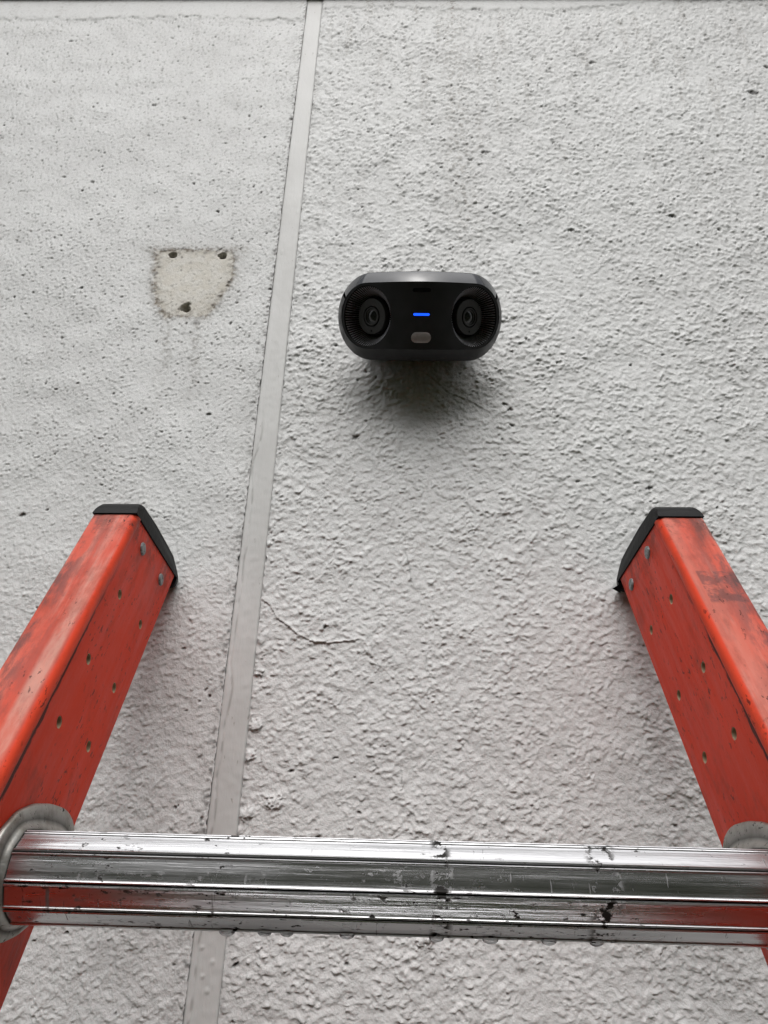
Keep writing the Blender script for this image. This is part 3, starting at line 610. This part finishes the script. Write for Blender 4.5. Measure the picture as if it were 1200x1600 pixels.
fin('front_plate', me, FACE, dev, 180)
# lens wells, ribs and lenses
YAW = R(38)
for s in (-1, 1):
    ax_ = Vector((s*math.sin(YAW), 0, math.cos(YAW))); e1 = Vector((math.cos(YAW), 0, -s*math.sin(YAW))); e2 = Vector((0, 1, 0))
    cen = Vector((s*WX, WCY, zp(WX)))
    NW = 68
    rim = [Vector((s*WX+WHX*math.cos(2*PI*k/NW), WCY+WHY*math.sin(2*PI*k/NW), 0)) for k in range(NW)]
    for v in rim: v.z = zp(v.x)
    fl = cen-ax_*0.0125-e1*0.0
    inr = [fl+e1*(0.0186*math.cos(2*PI*k/NW))+e2*(0.0186*math.sin(2*PI*k/NW)) for k in range(NW)]
    inr2 = [fl+e1*(0.0150*math.cos(2*PI*k/NW))+e2*(0.0150*math.sin(2*PI*k/NW)) for k in range(NW)]
    V, F = loft([[tuple(v) for v in rim], [tuple(v.lerp(q, 0.5)) for v, q in zip(rim, inr)], [tuple(v) for v in inr], [tuple(v) for v in inr2]])
    well = mesh_obj('lens_well', V, F, DEEP, dev, 35)
    V = []; F = []
    for k in range(NW):
        a, b = rim[k], inr[k]; tng = (inr[(k+1) % NW]-inr[k-1]).normalized(); up_ = ax_*0.55-(a-cen).normalized()*0.83
        i0 = len(V)
        for p_, hgt, wd in ((a.lerp(b, 0.08), 0.0002, 0.00044), (a.lerp(b, 0.5), 0.0011, 0.00042), (a.lerp(b, 0.97), 0.0011, 0.00036)):
            V += [tuple(p_-tng*wd), tuple(p_+up_*hgt), tuple(p_+tng*wd)]
        for q in range(2):
            o_ = i0+q*3; F += [(o_, o_+1, o_+4, o_+3), (o_+1, o_+2, o_+5, o_+4)]
    tag(mesh_obj('ribs', V, F, RIB, well), kind='stuff')
    def lz(prz, nm, mat, par, n=48, sm_=35):
        rings = [[tuple(fl+ax_*h_+e1*(r_*math.cos(2*PI*k/n))+e2*(r_*math.sin(2*PI*k/n))) for k in range(n)] for r_, h_ in prz]
        V, F = loft(rings); return mesh_obj(nm, V, F, mat, par, sm_)
    lens = lz([(0.0160, -0.001), (0.0160, 0.0052), (0.0156, 0.0058), (0.0096, 0.0060), (0.0092, 0.0048)], 'lens', BARREL, dev)
    lz([(0.0092, 0.0046), (0.0086, 0.0046), (0.0083, 0.0056), (0.0070, 0.0057), (0.0066, 0.0050)], 'lens_ring', DEEP, lens)
    lz([(0.0081, 0.0059), (0.0072, 0.0061), (0.0068, 0.0052), (0.0046, 0.0046), (0.0044, 0.0050), (0.0040, 0.0048)], 'retaining_ring', BARREL, lens)
    lz([(0.0066, 0.0040), (0.0050, 0.0050), (0.0030, 0.0056), (0.0012, 0.0058), (0.00001, 0.00585)], 'lens_glass', GLASSL, lens, 48, 180)
    lz([(0.0009, 0.0062), (0.0006, 0.0064), (0.00001, 0.0064)], 'screw', DEEP, lens, 10).location = tuple(-e2*0.0128)
def pill(nm, cx, cy, hw_, hh, z0, mat):
    xs_ = [-hw_+hh*(1-math.cos(PI/2*i/6)) for i in range(7)]; xs_ += [-hw_+hh+(2*hw_-2*hh)*i/14 for i in range(1, 14)]; xs_ += [-x for x in xs_[6::-1]]
    V = []; F = []
    for x in xs_:
        d = max(abs(x)-(hw_-hh), 0); y = math.sqrt(max(hh*hh-d*d, 0))
        for yy, zz in ((-y, -0.0006), (-y, z0*0.6), (-y*0.9, z0), (0, z0), (y*0.9, z0), (y, z0*0.6), (y, -0.0006)): V.append((cx+x, cy+yy, zp(cx+x)+zz))
    for i in range(len(xs_)-1):
        for j in range(6): F.append((i*7+j, (i+1)*7+j, (i+1)*7+j+1, i*7+j+1))
    return mesh_obj(nm, V, F, mat, dev, 40)
pill('microphone_slot', 0, 0.0222, 0.0080, 0.0019, 0.0003, DEEP)
pill('indicator_light', 0, 0.0016, 0.0071, 0.0010, 0.0004, LED)
pill('sensor_window', 0, -0.0182, 0.0088, 0.0046, 0.0006, SENSOR)
# bracket between housing and wall (wall plate plus arm), given in world axes
iw = dev.matrix_world.inverted()
def to_dev(V): return [tuple(iw @ Vector(v)) for v in V]
bm = box_bm(dp.x-0.056, dp.x+0.056, -0.040, 0.004, H+0.512, H+0.560, 0.010, 4)
for v in bm.verts: v.co = iw @ v.co
bm_obj('wall_bracket', bm, SHELL, dev, 40)
